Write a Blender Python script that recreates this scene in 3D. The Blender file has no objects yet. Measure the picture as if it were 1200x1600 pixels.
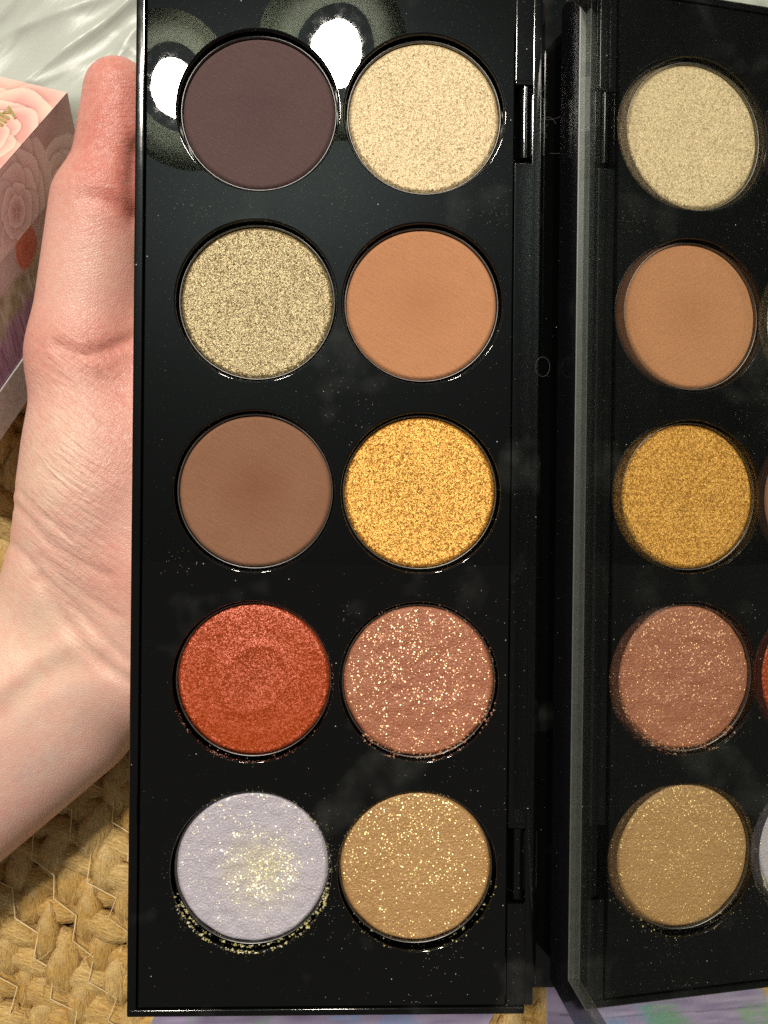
import bpy, bmesh, math, random
import numpy as np
from mathutils import Vector, Matrix
random.seed(7); rng = np.random.default_rng(7)
S = 0.001                                   # everything below is written in millimetres
scene = bpy.context.scene
COL = scene.collection

# ------------------------------------------------------------------ camera
CAM_ROT = (-0.0011044902788, -0.02862347563, 0.00990061398)
CAM_LOC = (4.12234, -3.25936, 133.91799)
FPX = 1209.0                                # focal length for a 1200x1600 frame
cam = bpy.data.cameras.new("camera"); cam_o = bpy.data.objects.new("camera", cam); COL.objects.link(cam_o)
cam_o.rotation_euler = CAM_ROT; cam_o.location = [c * S for c in CAM_LOC]
cam.sensor_fit = 'VERTICAL'; cam.sensor_height = 24.0; cam.lens = FPX / 1600 * 24.0
cam.clip_start = 0.005; cam.clip_end = 50
scene.camera = cam_o

# ------------------------------------------------------------------ world, lamps, exposure
world = bpy.data.worlds.new("World"); scene.world = world; world.use_nodes = True
bgn = world.node_tree.nodes["Background"]
bgn.inputs[0].default_value = (1.0, 0.96, 0.88, 1); bgn.inputs[1].default_value = 0.19
LAMPS = [(-62, 1016, 1600), (-408, 912, 1600)]
LAMP_E = 22.5
for lx, ly, lz in LAMPS:
    ld = bpy.data.lights.new("ceiling_lamp", 'AREA'); ld.shape = 'DISK'; ld.size = 0.108; ld.energy = LAMP_E
    ld.color = (1.0, 0.93, 0.82)
    lo = bpy.data.objects.new("ceiling_lamp", ld); COL.objects.link(lo)
    lo.location = (lx * S, ly * S, lz * S)
    lo.rotation_euler = (math.radians(-30), 0, 0)
for lx, ly, lz in LAMPS:                     # the same lamps also throw light up on to the ceiling
    ld = bpy.data.lights.new("lamp_uplight", 'POINT'); ld.energy = 21.0; ld.shadow_soft_size = .02; ld.color = (0.88, 1.0, 0.95)
    lo = bpy.data.objects.new("lamp_uplight", ld); COL.objects.link(lo); lo.location = (lx * S, (ly + 48) * S, (lz + 82) * S)
scene.view_settings.view_transform = 'Standard'; scene.view_settings.look = 'None'
scene.view_settings.exposure = 0; scene.view_settings.gamma = 1
scene.render.engine = 'CYCLES'
scene.cycles.max_bounces = 8; scene.cycles.glossy_bounces = 5; scene.cycles.diffuse_bounces = 3
scene.cycles.sample_clamp_indirect = 1.5
scene.cycles.use_denoising = False

# ------------------------------------------------------------------ projection helpers (to place things by measured rays)
def _rot(rx, ry, rz):
    cx, sx, cy, sy, cz, sz = np.cos(rx), np.sin(rx), np.cos(ry), np.sin(ry), np.cos(rz), np.sin(rz)
    return np.array([[cz, -sz, 0], [sz, cz, 0], [0, 0, 1]]) @ np.array([[cy, 0, sy], [0, 1, 0], [-sy, 0, cy]]) @ np.array([[1, 0, 0], [0, cx, -sx], [0, sx, cx]])
RC = _rot(*CAM_ROT); TC = np.array(CAM_LOC)
def un(x, y, z):                            # photograph position -> point on the level z (mm)
    d = RC @ np.array([(x - 600) / FPX, (800 - y) / FPX, -1.0]); t = (z - TC[2]) / d[2]
    return TC + t * d
def proj(P):
    q = (np.asarray(P) - TC) @ RC
    return np.stack([600 + FPX * q[:, 0] / -q[:, 2], 800 - FPX * q[:, 1] / -q[:, 2]], 1)

# ------------------------------------------------------------------ object helpers
def wloc(o):
    v = Vector((0, 0, 0))
    while o is not None: v += o.location; o = o.parent
    return v
def mesh_from(name, V, F, mats, smooth=True, attrs=None, mi=None):
    me = bpy.data.meshes.new(name)
    V = np.asarray(V, dtype=float)
    me.from_pydata((V * S).tolist(), [], [list(map(int, f)) for f in F])
    for m in (mats if isinstance(mats, (list, tuple)) else [mats]): me.materials.append(m)
    if mi is not None: me.polygons.foreach_set('material_index', np.asarray(mi, dtype=np.int32))
    if smooth: me.polygons.foreach_set('use_smooth', np.ones(len(me.polygons), dtype=bool))
    for k, a in (attrs or {}).items():
        at = me.attributes.new(k, 'FLOAT_COLOR', 'POINT')
        c = np.ones((len(V), 4)); c[:, :a.shape[1]] = a
        at.data.foreach_set('color', c.ravel())
    me.validate(); me.update()
    return me
def obj(name, V, F, mats, parent=None, origin=None, **kw):
    org = np.array(origin if origin is not None else ((wloc(parent) / S) if parent else (0, 0, 0)), dtype=float)
    me = mesh_from(name, np.asarray(V, dtype=float) - org, F, mats, **kw)
    o = bpy.data.objects.new(name, me); COL.objects.link(o)
    o.parent = parent
    o.location = Vector(org) * S - (wloc(parent) if parent else Vector((0, 0, 0)))
    return o
def empty(name, loc):
    o = bpy.data.objects.new(name, None); o.empty_display_size = 0.01; COL.objects.link(o); o.location = Vector(loc) * S
    return o
def tag(o, label=None, cat=None, group=None, kind=None):
    for k, v in (('label', label), ('category', cat), ('group', group), ('kind', kind)):
        if v: o[k] = v
    return o
class MB:                                   # gathers verts / faces
    def __init__(s): s.V = []; s.F = []; s.M = []
    def add(s, V, F, m=0):
        n = len(s.V); s.V += [tuple(v) for v in V]; s.F += [[i + n for i in f] for f in F]; s.M += [m] * len(F)
    def box(s, x0, x1, y0, y1, z0, z1, b=0.0, m=0, seg=2):
        bm = bmesh.new(); bmesh.ops.create_cube(bm, size=1)
        for v in bm.verts: v.co = Vector(((x0 + x1) / 2 + v.co.x * (x1 - x0), (y0 + y1) / 2 + v.co.y * (y1 - y0), (z0 + z1) / 2 + v.co.z * (z1 - z0)))
        if b: bmesh.ops.bevel(bm, geom=bm.edges[:], offset=b, segments=seg, profile=.6, affect='EDGES')
        bm.verts.index_update()
        s.add([v.co[:] for v in bm.verts], [[v.index for v in f.verts] for f in bm.faces], m); bm.free()
    def tube(s, pts, r, n=6, m=0, cap=True):
        pts = [np.array(p, float) for p in pts]; k = len(pts); r = r if hasattr(r, '__len__') else [r] * k
        V = []
        for i, p in enumerate(pts):
            t = pts[min(i + 1, k - 1)] - pts[max(i - 1, 0)]; t /= np.linalg.norm(t) + 1e-9
            a = np.cross(t, (0, 0, 1) if abs(t[2]) < .9 else (1, 0, 0)); a /= np.linalg.norm(a); b = np.cross(t, a)
            V += [p + r[i] * (math.cos(q) * a + math.sin(q) * b) for q in np.linspace(0, 2 * math.pi, n, endpoint=False)]
        F = [[i * n + j, i * n + (j + 1) % n, (i + 1) * n + (j + 1) % n, (i + 1) * n + j] for i in range(k - 1) for j in range(n)]
        if cap: F += [list(range(n))[::-1], list(range((k - 1) * n, k * n))]
        s.add(V, F, m)
    def build(s, name, mats, parent=None, origin=None, **kw):
        return obj(name, s.V, s.F, mats, parent, origin, mi=s.M, **kw)
def rings(P, n=96, cx=0, cy=0):             # surface of revolution from a list of (r, z)
    a = np.linspace(0, 2 * math.pi, n, endpoint=False)
    V = [(cx + r * math.cos(t), cy + r * math.sin(t), z) for r, z in P for t in a]
    F = [[i * n + j, i * n + (j + 1) % n, (i + 1) * n + (j + 1) % n, (i + 1) * n + j] for i in range(len(P) - 1) for j in range(n)]
    return V, F
def flat_edges(o, ang=35):                  # keep hard edges hard on a smooth-shaded mesh
    me = o.data; bm = bmesh.new(); bm.from_mesh(me)
    for e in bm.edges:
        if len(e.link_faces) == 2 and e.calc_face_angle(0) > math.radians(ang): e.smooth = False
    bm.to_mesh(me); bm.free()
    o.modifiers.new('weighted', 'WEIGHTED_NORMAL').keep_sharp = True
    return o

# ------------------------------------------------------------------ node helpers
class NT:
    def __init__(s, name):
        s.mat = bpy.data.materials.new(name); s.mat.use_nodes = True
        s.t = s.mat.node_tree; s.t.nodes.clear()
        s.out = s.t.nodes.new('ShaderNodeOutputMaterial')
    def n(s, typ, ins=None, **kw):
        nd = s.t.nodes.new('ShaderNode' + typ)
        for k, v in kw.items(): setattr(nd, k, v)
        for k, v in (ins or {}).items():
            if isinstance(v, bpy.types.NodeSocket): s.t.links.new(v, nd.inputs[k])
            else: nd.inputs[k].default_value = v
        return nd
    def mm(s, rot=None, scale=(1, 1, 1)):   # object coordinates in millimetres
        c = s.n('TexCoord').outputs['Object']
        k = s.n('VectorMath', {0: c, 'Scale': 1000.0}, operation='SCALE').outputs[0]
        if rot: k = s.n('Mapping', {0: k, 'Rotation': rot}).outputs[0]
        if scale != (1, 1, 1): k = s.n('Mapping', {0: k, 'Scale': scale}).outputs[0]
        return k
    def noise(s, v, sc, det=3, rough=.5, dist=0):
        return s.n('TexNoise', {'Vector': v, 'Scale': sc, 'Detail': det, 'Roughness': rough, 'Distortion': dist}).outputs
    def math(s, op, a, b=0.0, clamp=False):
        return s.n('Math', {0: a, 1: b}, operation=op, use_clamp=clamp).outputs[0]
    def rng(s, v, a, b, c, d):
        return s.n('MapRange', {0: v, 1: a, 2: b, 3: c, 4: d}).outputs[0]
    def mix(s, f, a, b, mode='MIX'):
        m = s.n('Mix', data_type='RGBA', blend_type=mode)
        for i, v in ((0, f), (6, a), (7, b)):
            if isinstance(v, bpy.types.NodeSocket): s.t.links.new(v, m.inputs[i])
            else: m.inputs[i].default_value = v if i == 0 else (*v[:3], 1)
        return m.outputs[2]
    def bump(s, h, strength, dist=1.0, normal=None):
        i = {'Height': h, 'Strength': strength, 'Distance': dist * S}
        if normal is not None: i['Normal'] = normal
        return s.n('Bump', i).outputs[0]
    def pbsdf(s, **k):
        nm = {k_.replace('_', ' '): v for k_, v in k.items()}
        for q in ('Base Color', 'Specular Tint', 'Sheen Tint'):
            if q in nm and not isinstance(nm[q], bpy.types.NodeSocket): nm[q] = (*nm[q][:3], 1)
        return s.n('BsdfPrincipled', nm).outputs[0]
    def done(s, sh): s.t.links.new(sh, s.out.inputs[0]); return s.mat

def mat_gloss_black(name, base=(.0016, .0017, .0017), rough=.05, warp=.0, dust=.25):
    t = NT(name); v = t.mm()
    n1 = t.noise(v, .55, 4, .6)[0]
    r = t.rng(n1, .45, .8, rough, rough + .025)
    sp = t.n('TexVoronoi', {'Vector': v, 'Scale': 1.1}, feature='F1')
    rnd = t.n('SeparateColor', {0: sp.outputs['Color']}).outputs[0]
    dot = t.math('MULTIPLY', t.math('LESS_THAN', sp.outputs['Distance'], .10), t.math('GREATER_THAN', rnd, 1 - .12 * dust))
    sm = t.math('MULTIPLY', t.rng(t.noise(v, .06, 3, .6)[0], .60, .80, 0, 1, ), t.noise(v, .4, 4, .7)[0])
    col = t.mix(t.math('MULTIPLY', sm, .5), base, (.08, .082, .075))
    col = t.mix(dot, col, (.45, .42, .38))
    r2 = t.math('ADD', r, t.math('MULTIPLY', dot, .4))
    nr = None
    if warp:
        nr = t.bump(t.noise(v, .03, 0)[0], 1.0, warp)
    kw = dict(Base_Color=col, Roughness=r2, Specular_IOR_Level=.36)
    if nr is not None: kw['Normal'] = nr
    return t.done(t.pbsdf(**kw))
M_plate = mat_gloss_black('plate_black_gloss', rough=.008, warp=.27)
M_black = mat_gloss_black('case_black_gloss', rough=.07, warp=.0)
M_lid = mat_gloss_black('lid_black_gloss', base=(.008, .008, .010), rough=.13)
def mat_simple(name, col, rough, metal=0.0, **kw):
    t = NT(name); v = t.mm(); n1 = t.noise(v, .8, 4)[0]
    c = t.mix(t.rng(n1, .3, .7, 0, 1), tuple(x * .85 for x in col), tuple(min(1, x * 1.12) for x in col))
    return t.done(t.pbsdf(Base_Color=c, Roughness=rough, Metallic=metal, **kw))
M_tin = mat_simple('pan_tin', (.16, .155, .15), .38, 1.0)
M_bevel = mat_simple('satin_grey_plastic', (.060, .061, .056), .42)
def mat_mirror():
    t = NT('mirror_silver'); v = t.mm()
    sm = t.noise(v, .09, 4, .6)[0]; fine = t.noise(v, 3.5, 2)[0]
    r = t.rng(sm, .5, .8, .0, .05)
    g = t.n('BsdfGlossy', {'Color': (.80, .82, .79, 1), 'Roughness': r}).outputs[0]
    d = t.n('BsdfDiffuse', {'Color': (.5, .5, .5, 1)}).outputs[0]
    f = t.math('MULTIPLY', t.rng(sm, .35, .8, .004, .03), fine)
    return t.done(t.n('MixShader', {0: f, 1: g, 2: d}).outputs[0])
M_mirror = mat_mirror()

def powder_mat(name, base, kind, alt=None, flake=None, amt=.5, thr=.7, amp=.8, cell=2.2, gl=.5, spark_in=None, grain=.3, lean=.0, grad=1.0):
    t = NT(name); v = t.mm()
    alt = alt or tuple(x * .8 for x in base)
    rad = t.n('VectorMath', {0: v}, operation='LENGTH').outputs['Value']
    lowf = t.noise(v, .13, 3, .55)[0]; fine = t.noise(v, 2.6, 3, .6)[0]
    wear = t.math('MULTIPLY', t.rng(t.math('ADD', rad, t.math('MULTIPLY', lowf, 9.0)), 3.5, 12.0, 1, 0), .9, True)
    c = t.mix(wear, base, alt)
    c = t.mix(t.rng(lowf, .3, .7, 0, .3), c, alt)
    if kind == 'glitter' and grad > 1:      # creamy rubbed patch with broken veins
        vein = t.math('ABSOLUTE', t.math('SUBTRACT', t.noise(v, .75, 4, .65, 1.2)[0], .5))
        farc = t.n('VectorMath', {0: v, 1: (*spark_in[:2], 0)}, operation='DISTANCE').outputs['Value']
        pm = t.math('MULTIPLY', t.rng(vein, .015, .09, 1, .12), t.rng(t.math('ADD', farc, t.math('MULTIPLY', lowf, 6.0)), 4.5, 11.5, 1, 0), True)
        c = t.mix(t.math('MULTIPLY', pm, .8), c, (.70, .62, .33))
    c = t.mix(t.rng(fine, .3, .7, 0, .34), c, tuple(x * .62 for x in base))
    N = t.n('NewGeometry').outputs['Normal']
    if kind == 'matte':
        st = t.noise(t.mm(rot=(0, 0, .6), scale=(1, 5, 1)), .35, 3)[0]
        h = t.math('ADD', t.math('MULTIPLY', fine, .35), t.math('MULTIPLY', st, .8))
        nb = t.bump(h, .8, .19)
        return t.done(t.pbsdf(Base_Color=c, Roughness=.85, Specular_IOR_Level=.25, Sheen_Weight=.12, Sheen_Roughness=.4, Normal=nb))
    if kind == 'shimmer':
        vo = t.n('TexVoronoi', {'Vector': v, 'Scale': cell}, feature='F1')
        vb = t.n('TexVoronoi', {'Vector': v, 'Scale': cell * .75}, feature='F1')
        vs = t.n('VectorMath', {0: vo.outputs['Color'], 1: vb.outputs['Color']}, operation='ADD').outputs[0]
        vs = t.n('VectorMath', {0: vs, 'Scale': .5}, operation='SCALE').outputs[0]
        off = t.n('VectorMath', {0: vs, 1: (.5, .5 - lean, .35)}, operation='SUBTRACT').outputs[0]
        off = t.n('VectorMath', {0: off, 'Scale': amp}, operation='SCALE').outputs[0]
        nn = t.n('VectorMath', {0: t.n('VectorMath', {0: N, 1: off}, operation='ADD').outputs[0]}, operation='NORMALIZE').outputs[0]
        nb = t.bump(t.noise(v, 1.7, 4, .65)[0], .6, .35, nn)
        g = t.n('BsdfGlossy', {'Color': (*flake, 1), 'Roughness': grain, 'Normal': nb}).outputs[0]
        d = t.n('BsdfDiffuse', {'Color': c, 'Normal': nb}).outputs[0]
        am = amt
        if spark_in is not None:
            far = t.n('VectorMath', {0: v, 1: (*spark_in[:2], 0)}, operation='DISTANCE').outputs['Value']
            sw = t.noise(v, .3, 4, .6, 1.8)[0]
            am = t.math('MULTIPLY', t.math('ADD', t.math('MULTIPLY', t.rng(far, 0, spark_in[2], 1.5, .3), t.rng(sw, .3, .7, .7, 1.25)), t.rng(rad, 11.6, 12.8, 0, .9)), amt, True)
        return t.done(t.n('MixShader', {0: am, 1: d, 2: g}).outputs[0])
    # glitter: soft base with single bright flakes
    vo = t.n('TexVoronoi', {'Vector': v, 'Scale': cell}, feature='F1')
    cc = t.n('SeparateColor', {0: vo.outputs['Color']}).outputs
    off = t.n('VectorMath', {0: t.n('VectorMath', {0: vo.outputs['Color'], 1: (.5, .5 - lean, .2)}, operation='SUBTRACT').outputs[0], 'Scale': amp}, operation='SCALE').outputs[0]
    nn = t.n('VectorMath', {0: t.n('VectorMath', {0: N, 1: off}, operation='ADD').outputs[0]}, operation='NORMALIZE').outputs[0]
    patch = t.noise(v, .22, 4, .7)[0]
    lim = t.rng(patch, .35, .68, thr + .22, thr - .12)
    if spark_in is not None:                # flakes gather in one part of the pan
        far = t.n('VectorMath', {0: v, 1: (*spark_in[:2], 0)}, operation='DISTANCE').outputs['Value']
        lim = t.math('ADD', lim, t.rng(far, 0, spark_in[2], -.10 * grad, .16 * grad))
    mask = t.math('MULTIPLY', t.math('GREATER_THAN', cc[2], lim), t.math('LESS_THAN', vo.outputs['Distance'], t.math('ADD', .16, t.math('MULTIPLY', cc[1], .45))))
    ringy = t.n('TexNoise', {'Vector': t.mm(scale=(1, 1, 1)), 'Scale': .32, 'Detail': 5, 'Roughness': .7, 'Distortion': 1.5}).outputs[0]
    nb = t.bump(t.math('ADD', t.math('MULTIPLY', fine, .6), t.math('MULTIPLY', ringy, .8)), .9, .40)
    d = t.pbsdf(Base_Color=c, Roughness=.46, Specular_IOR_Level=.7, Metallic=gl, Normal=nb)
    g = t.n('BsdfGlossy', {'Color': (*flake, 1), 'Roughness': .30, 'Normal': nn}).outputs[0]
    blk = t.n('BsdfDiffuse', {'Color': (0, 0, 0, 1)}).outputs[0]
    fl_ = t.n('MixShader', {0: t.math('MULTIPLY', mask, amt), 1: blk, 2: g}).outputs[0]
    return t.done(t.n('AddShader', {0: d, 1: fl_}).outputs[0])

def attr_mat(name, rough=.5, bump=None, attr='col', **kw):
    t = NT(name); c = t.n('Attribute', attribute_name=attr).outputs['Color']
    a = dict(Base_Color=c, Roughness=rough, **kw)
    if bump: a['Normal'] = t.bump(t.noise(t.mm(), bump[0], 4)[0], bump[1], .15)
    return t.done(t.pbsdf(**a))

# ------------------------------------------------------------------ the ground
RUGZ = -60.0
t = NT('floor_brown'); v = t.mm()
M_floor = t.done(t.pbsdf(Base_Color=t.mix(t.noise(v, .05, 5)[0], (.10, .05, .022), (.17, .09, .04)), Roughness=.7))
fl = obj('floor', [(-900, -900, RUGZ - 9), (900, -900, RUGZ - 9), (900, 900, RUGZ - 9), (-900, 900, RUGZ - 9)], [[0, 1, 2, 3]], M_floor); tag(fl, kind='structure')

t = NT('ceiling_white'); v = t.mm()
cl = obj('ceiling', [(-1900, -150, 2150), (1700, -150, 2150), (1700, 2600, 2150), (-1900, 2600, 2150)], [[0, 3, 2, 1]], t.done(t.pbsdf(Base_Color=t.mix(t.noise(v, .01, 2)[0], (.32, .34, .335), (.37, .385, .375)), Roughness=.8))); tag(cl, kind='structure')

# ------------------------------------------------------------------ jute rug: rows of braided leaf-shaped strands
def mat_jute():
    t = NT('jute_fibre'); v = t.mm(scale=(1.9, .15, 1.9))
    info = t.n('ObjectInfo').outputs['Random']
    fib = t.noise(v, 1.3, 5, .65)[0]; blot = t.noise(t.mm(), .22, 3)[0]
    a = t.mix(info, (.66, .40, .11), (.80, .56, .22))
    c = t.mix(t.rng(fib, .35, .62, 0, 1), t.mix(.7, a, (.24, .10, .018)), a)
    c = t.mix(t.rng(blot, .48, .7, 0, .5), c, (.74, .58, .30))
    return t.done(t.pbsdf(Base_Color=c, Roughness=.38, Specular_IOR_Level=.5, Normal=t.bump(fib, 1.0, .7)))
M_jute = mat_jute()
rug = empty('jute_rug', (-40, -60, RUGZ - 9)); tag(rug, 'golden braided jute rug lying under the wrist and the palette', 'rug')
def strand_mesh(seed):
    r = random.Random(seed); V = []; n = 20; k = 9
    w = r.uniform(3.2, 4.1); L = r.uniform(8.4, 10.0); h = r.uniform(2.9, 3.6)
    for i in range(k):
        s = -1 + 2 * i / (k - 1); f = max(0.04, (1 - abs(s) ** 2.0)) ** .85
        bend = .9 * s * s * (1 if seed % 2 else -1)
        for j in range(n):
            q = 2 * math.pi * j / n + s * 1.1
            rib = 1 + .07 * math.sin(3 * q + seed) + .045 * math.sin(8 * q + 2.2 * s + seed) + r.uniform(-.015, .015)
            V.append((w * f * rib * math.cos(q) + bend, L * s, h * f * rib * math.sin(q) + 1.1 * (1 - s * s)))
    F = [[i * n + j, i * n + (j + 1) % n, (i + 1) * n + (j + 1) % n, (i + 1) * n + j] for i in range(k - 1) for j in range(n)]
    F += [list(range(n))[::-1], list(range((k - 1) * n, k * n))]
    return mesh_from('braid_strand', V, F, M_jute)
SM = [strand_mesh(i) for i in range(6)]
dr = np.array([.43, -.903]); pr_ = np.array([.903, .43])
anchor = un(95, 1395, RUGZ)[:2]
cand = []
for k in range(-14, 24):
    for i in range(-22, 24):
        for side in (-1, 1):
            q = anchor + pr_ * (k * 10.4 + 4.65 + side * 2.3) + dr * ((i + (.5 if side > 0 else 0)) * 9.0)
            cand.append((q[0], q[1], side))
def seen(x, y):                              # how near a strand is to the open corner of the picture
    return min(math.hypot(x + 70, y + 95), math.hypot(x + 95, y - 5) + 15, math.hypot(x - 35, y + 128) + 8)
cand = [c for c in cand if -190 < c[0] < 150 and -190 < c[1] < 120]
cand.sort(key=lambda c: seen(c[0], c[1]))
def strand_matrix(c):
    x, y, side = c
    base = math.atan2(dr[1], dr[0]) - math.pi / 2
    rz = base + side * math.radians(33) + random.uniform(-.13, .13)
    return Matrix.Translation(Vector((x + random.uniform(-.5, .5), y + random.uniform(-.5, .5), RUGZ - 2.9 + random.uniform(-1.0, .9))) * S) @ Matrix.Rotation(rz, 4, 'Z') @ Matrix.Rotation(side * .20, 4, 'Y') @ Matrix.Rotation(-.24, 4, 'X') @ Matrix.Scale(random.uniform(.92, 1.12), 4)
rug_m = Matrix.Translation(-wloc(rug))
first = bpy.data.objects.new('braid_strand', SM[0])
for j, c in enumerate(cand[:298]):
    o = first if j == 0 else first.copy()
    o.data = SM[j % 6]; COL.objects.link(o); o.parent = rug
    o.matrix_local = rug_m @ strand_matrix(c)
far = MB()
for j, c in enumerate(cand[298:]):
    m = strand_matrix(c); me = SM[j % 6]
    far.add([tuple((m @ v.co) / S) for v in me.vertices], [list(p.vertices) for p in me.polygons])
tag(far.build('braid_strands_beyond', M_jute, rug), kind='stuff')
rb = MB(); rb.box(-196, 156, -196, 126, RUGZ - 8.9, RUGZ - 4.2, .8)
rb.build('rug_backing', M_floor, rug)  # base sheet coloured dark to put shade into the gaps between strands
# pale zigzag stitching between the rows, and loose fibres
M_thread = mat_simple('pale_thread', (.80, .62, .34), .5)
for k in range(-6, 7):
    pts = []
    for i in range(-9, 16):
        sgn = 1 if i % 2 else -1
        q = anchor + pr_ * (k * 10.4 + sgn * 1.9 + random.uniform(-.9, .9)) + dr * (i * 5.65 + random.uniform(-1.0, 1.0))
        pts.append((q[0], q[1], RUGZ + 1.3 + random.uniform(-.3, .4)))
    mb = MB(); mb.tube(pts, [random.uniform(.10, .21) for _ in pts], 5); mb.build('stitch_thread', M_thread, rug)
fz = MB()
for j in range(260):
    x, y = random.uniform(-130, -35), random.uniform(-135, -40)
    a = math.atan2(dr[1], dr[0]) + random.choice((-1, 1)) * .5 + random.gauss(0, .5); L = random.uniform(2, 7)
    cv = random.uniform(-.8, .8); pts = []
    for q in np.linspace(0, 1, 5):
        aa = a + cv * q
        pts.append((x + L * q * math.cos(aa), y + L * q * math.sin(aa), RUGZ + .9 + 1.6 * q * random.uniform(.3, 1)))
    fz.tube(pts, [.06, .06, .055, .05, .03], 3, cap=False)
tag(fz.build('loose_fibres', M_thread, rug), kind='stuff')

# ------------------------------------------------------------------ painted prints (flat artwork on cardboard), as vertex colours on a fine grid
def patch_grid(P0, E1, E2, n1, n2, fn, lift=None):
    P0, E1, E2 = map(lambda a: np.array(a, float), (P0, E1, E2))
    u, w = np.meshgrid(np.linspace(0, 1, n1), np.linspace(0, 1, n2), indexing='ij')
    V = P0 + u[..., None] * E1 + w[..., None] * E2
    if lift is not None: V = V + lift
    C = fn(u * np.linalg.norm(E1), w * np.linalg.norm(E2))
    idx = np.arange(n1 * n2).reshape(n1, n2)
    F = np.stack([idx[:-1, :-1], idx[1:, :-1], idx[1:, 1:], idx[:-1, 1:]], -1).reshape(-1, 4)
    return V.reshape(-1, 3), F, C.reshape(-1, 3)
def lerp(a, b, f): return np.asarray(a) * (1 - f[..., None]) + np.asarray(b) * f[..., None]
def sstep(x, a, b): q = np.clip((x - a) / (b - a), 0, 1); return q * q * (3 - 2 * q)
def rose(x, y, cx, cy, R, lo, hi, tip, k=3.2, ph=0.0):
    lo, hi, tip = map(np.array, (lo, hi, tip)); c = np.zeros(x.shape + (3,)) + lo; rr = np.hypot(x - cx, y - cy) / R
    rs = np.random.default_rng(int(ph * 10) + 3)
    for lay, Rl in enumerate((1.0, .80, .62, .45, .30, .17)):
        for j in range(5):
            a = ph + lay * .7 + j * 1.2566 + rs.uniform(-.2, .2); d = .52 * Rl * R; q = .60 * Rl * R * rs.uniform(.9, 1.15)
            px, py = x - cx - d * math.cos(a), y - cy - d * math.sin(a)
            u = px * math.cos(a) + py * math.sin(a); w = -px * math.sin(a) + py * math.cos(a)
            e = np.hypot(u * 1.15 + .12 * np.cos(w / q * 3) * q, w) / q
            f = sstep(u / q, -.9, .95); col = lerp(lo * .92, hi, f); col = lerp(col, tip, .55 * sstep(e, .62, 1.0))
            c = np.where((e < 1)[..., None], col, c * (1 - .22 * (1 - sstep(e, 1.0, 1.16)))[..., None])
    return c, rr
def vnoise(x, y, s, seed=0):
    rs = np.random.default_rng(seed); T = rs.random((64, 64)); xs, ys = x / s, y / s
    i, j = np.floor(xs).astype(int), np.floor(ys).astype(int); fx, fy = xs - i, ys - j
    fx = fx * fx * (3 - 2 * fx); fy = fy * fy * (3 - 2 * fy)
    g = lambda a, b: T[a % 64, b % 64]
    return (g(i, j) * (1 - fx) + g(i + 1, j) * fx) * (1 - fy) + (g(i, j + 1) * (1 - fx) + g(i + 1, j + 1) * fx) * fy
def art_top(x, y):
    c, r = rose(x, y, 20, 11, 22, (.55, .085, .09), (.84, .43, .37), (.92, .70, .58), 1.5, .4)
    c2, r2 = rose(x, y, 44, 2, 15, (.72, .24, .20), (.90, .62, .46), (.95, .84, .66), 1.5, 2.)
    c = np.where((r2 < .9)[..., None], c2, c)
    return np.clip(lerp(c, (.90, .66, .50), .35 * sstep(vnoise(x, y, 7, 3), .4, .8)), 0, 1)
def art_side(x, y):
    base = lerp((.56, .36, .34), (.72, .56, .53), vnoise(x, y, 5, 5))
    for cx, cy, R, ph in ((9, 17, 15, 0), (25, 9, 17, 1.3), (42, 16, 13, 2.2)):
        c, r = rose(x, y, cx, cy, R, (.56, .30, .29), (.86, .69, .67), (.92, .82, .81), 1.25, ph)
        base = np.where((r < .82)[..., None], c, base)
    return base
def art_body(x, y):
    w = (x + .4 * np.sin(y * .3)) / 2.6; f = w - np.floor(w)
    pl = lerp((.46, .26, .42), (.66, .46, .60), vnoise(x * 4, y * .6, 3, 8)); pl = lerp(pl, (.20, .08, .20), (1 - sstep(f, .0, .12)) * .8)
    gr = sstep(vnoise(x * 5, y * .8, 2, 9), .62, .8); pl = lerp(pl, (.34, .15, .33), gr * .7)
    up = 1 - sstep(y + 3 * vnoise(x, y, 3, 4), 12, 16)
    fe = lerp((.40, .38, .24), (.82, .80, .70), vnoise(x * 3, y, 2.2, 12)); c = lerp(pl, fe, up)
    top = 1 - sstep(y + 2 * vnoise(x, y, 3, 14), 6, 8)
    bl = lerp((.72, .60, .64), (.86, .78, .78), vnoise(x, y, 3, 21))
    ca, r = rose(x, y, 9, 3.5, 5, (.70, .08, .06), (.86, .28, .2), (.9, .5, .4), 2.4); bl = np.where((r < .8)[..., None], ca, bl)
    ca, r = rose(x, y, 24, 3.0, 5, (.70, .08, .06), (.86, .28, .2), (.9, .5, .4), 2.4, 2); bl = np.where((r < .8)[..., None], ca, bl)
    return np.clip(lerp(c, bl, top), 0, 1)
def art_planks(x, y):
    w = (y + .5 * np.sin(x * .12)) / 9.5; f = w - np.floor(w)
    c = lerp((.34, .27, .45), (.55, .46, .66), vnoise(x * .5, y * 3, 3, 30))
    c = lerp(c, (.14, .10, .22), (1 - sstep(f, 0, .07)) * .7)
    for cx, cy, R, col in ((46, 42, 15, (.26, .44, .78)), (30, 46, 8, (.18, .46, .20)), (4, 46, 8, (.28, .52, .24)), (61, 47, 11, (.30, .42, .74)), (18, 32, 10, (.5, .34, .62)), (74, 44, 9, (.50, .38, .66))):
        m = sstep(1 - np.hypot(x - cx, y - cy) / R + 1.1 * (vnoise(x, y, 4.5, 44) - .5) + .6 * (vnoise(x, y * 2, 1.5, 45) - .5), 0, .9)
        c = lerp(c, col, m * .7)
    return np.clip(c * .62, 0, 1)
M_print = attr_mat('printed_card', .32, None)
M_card = mat_simple('white_card', (.70, .66, .63), .55)
PX = .158
A = un(105, 145, -30)
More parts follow.
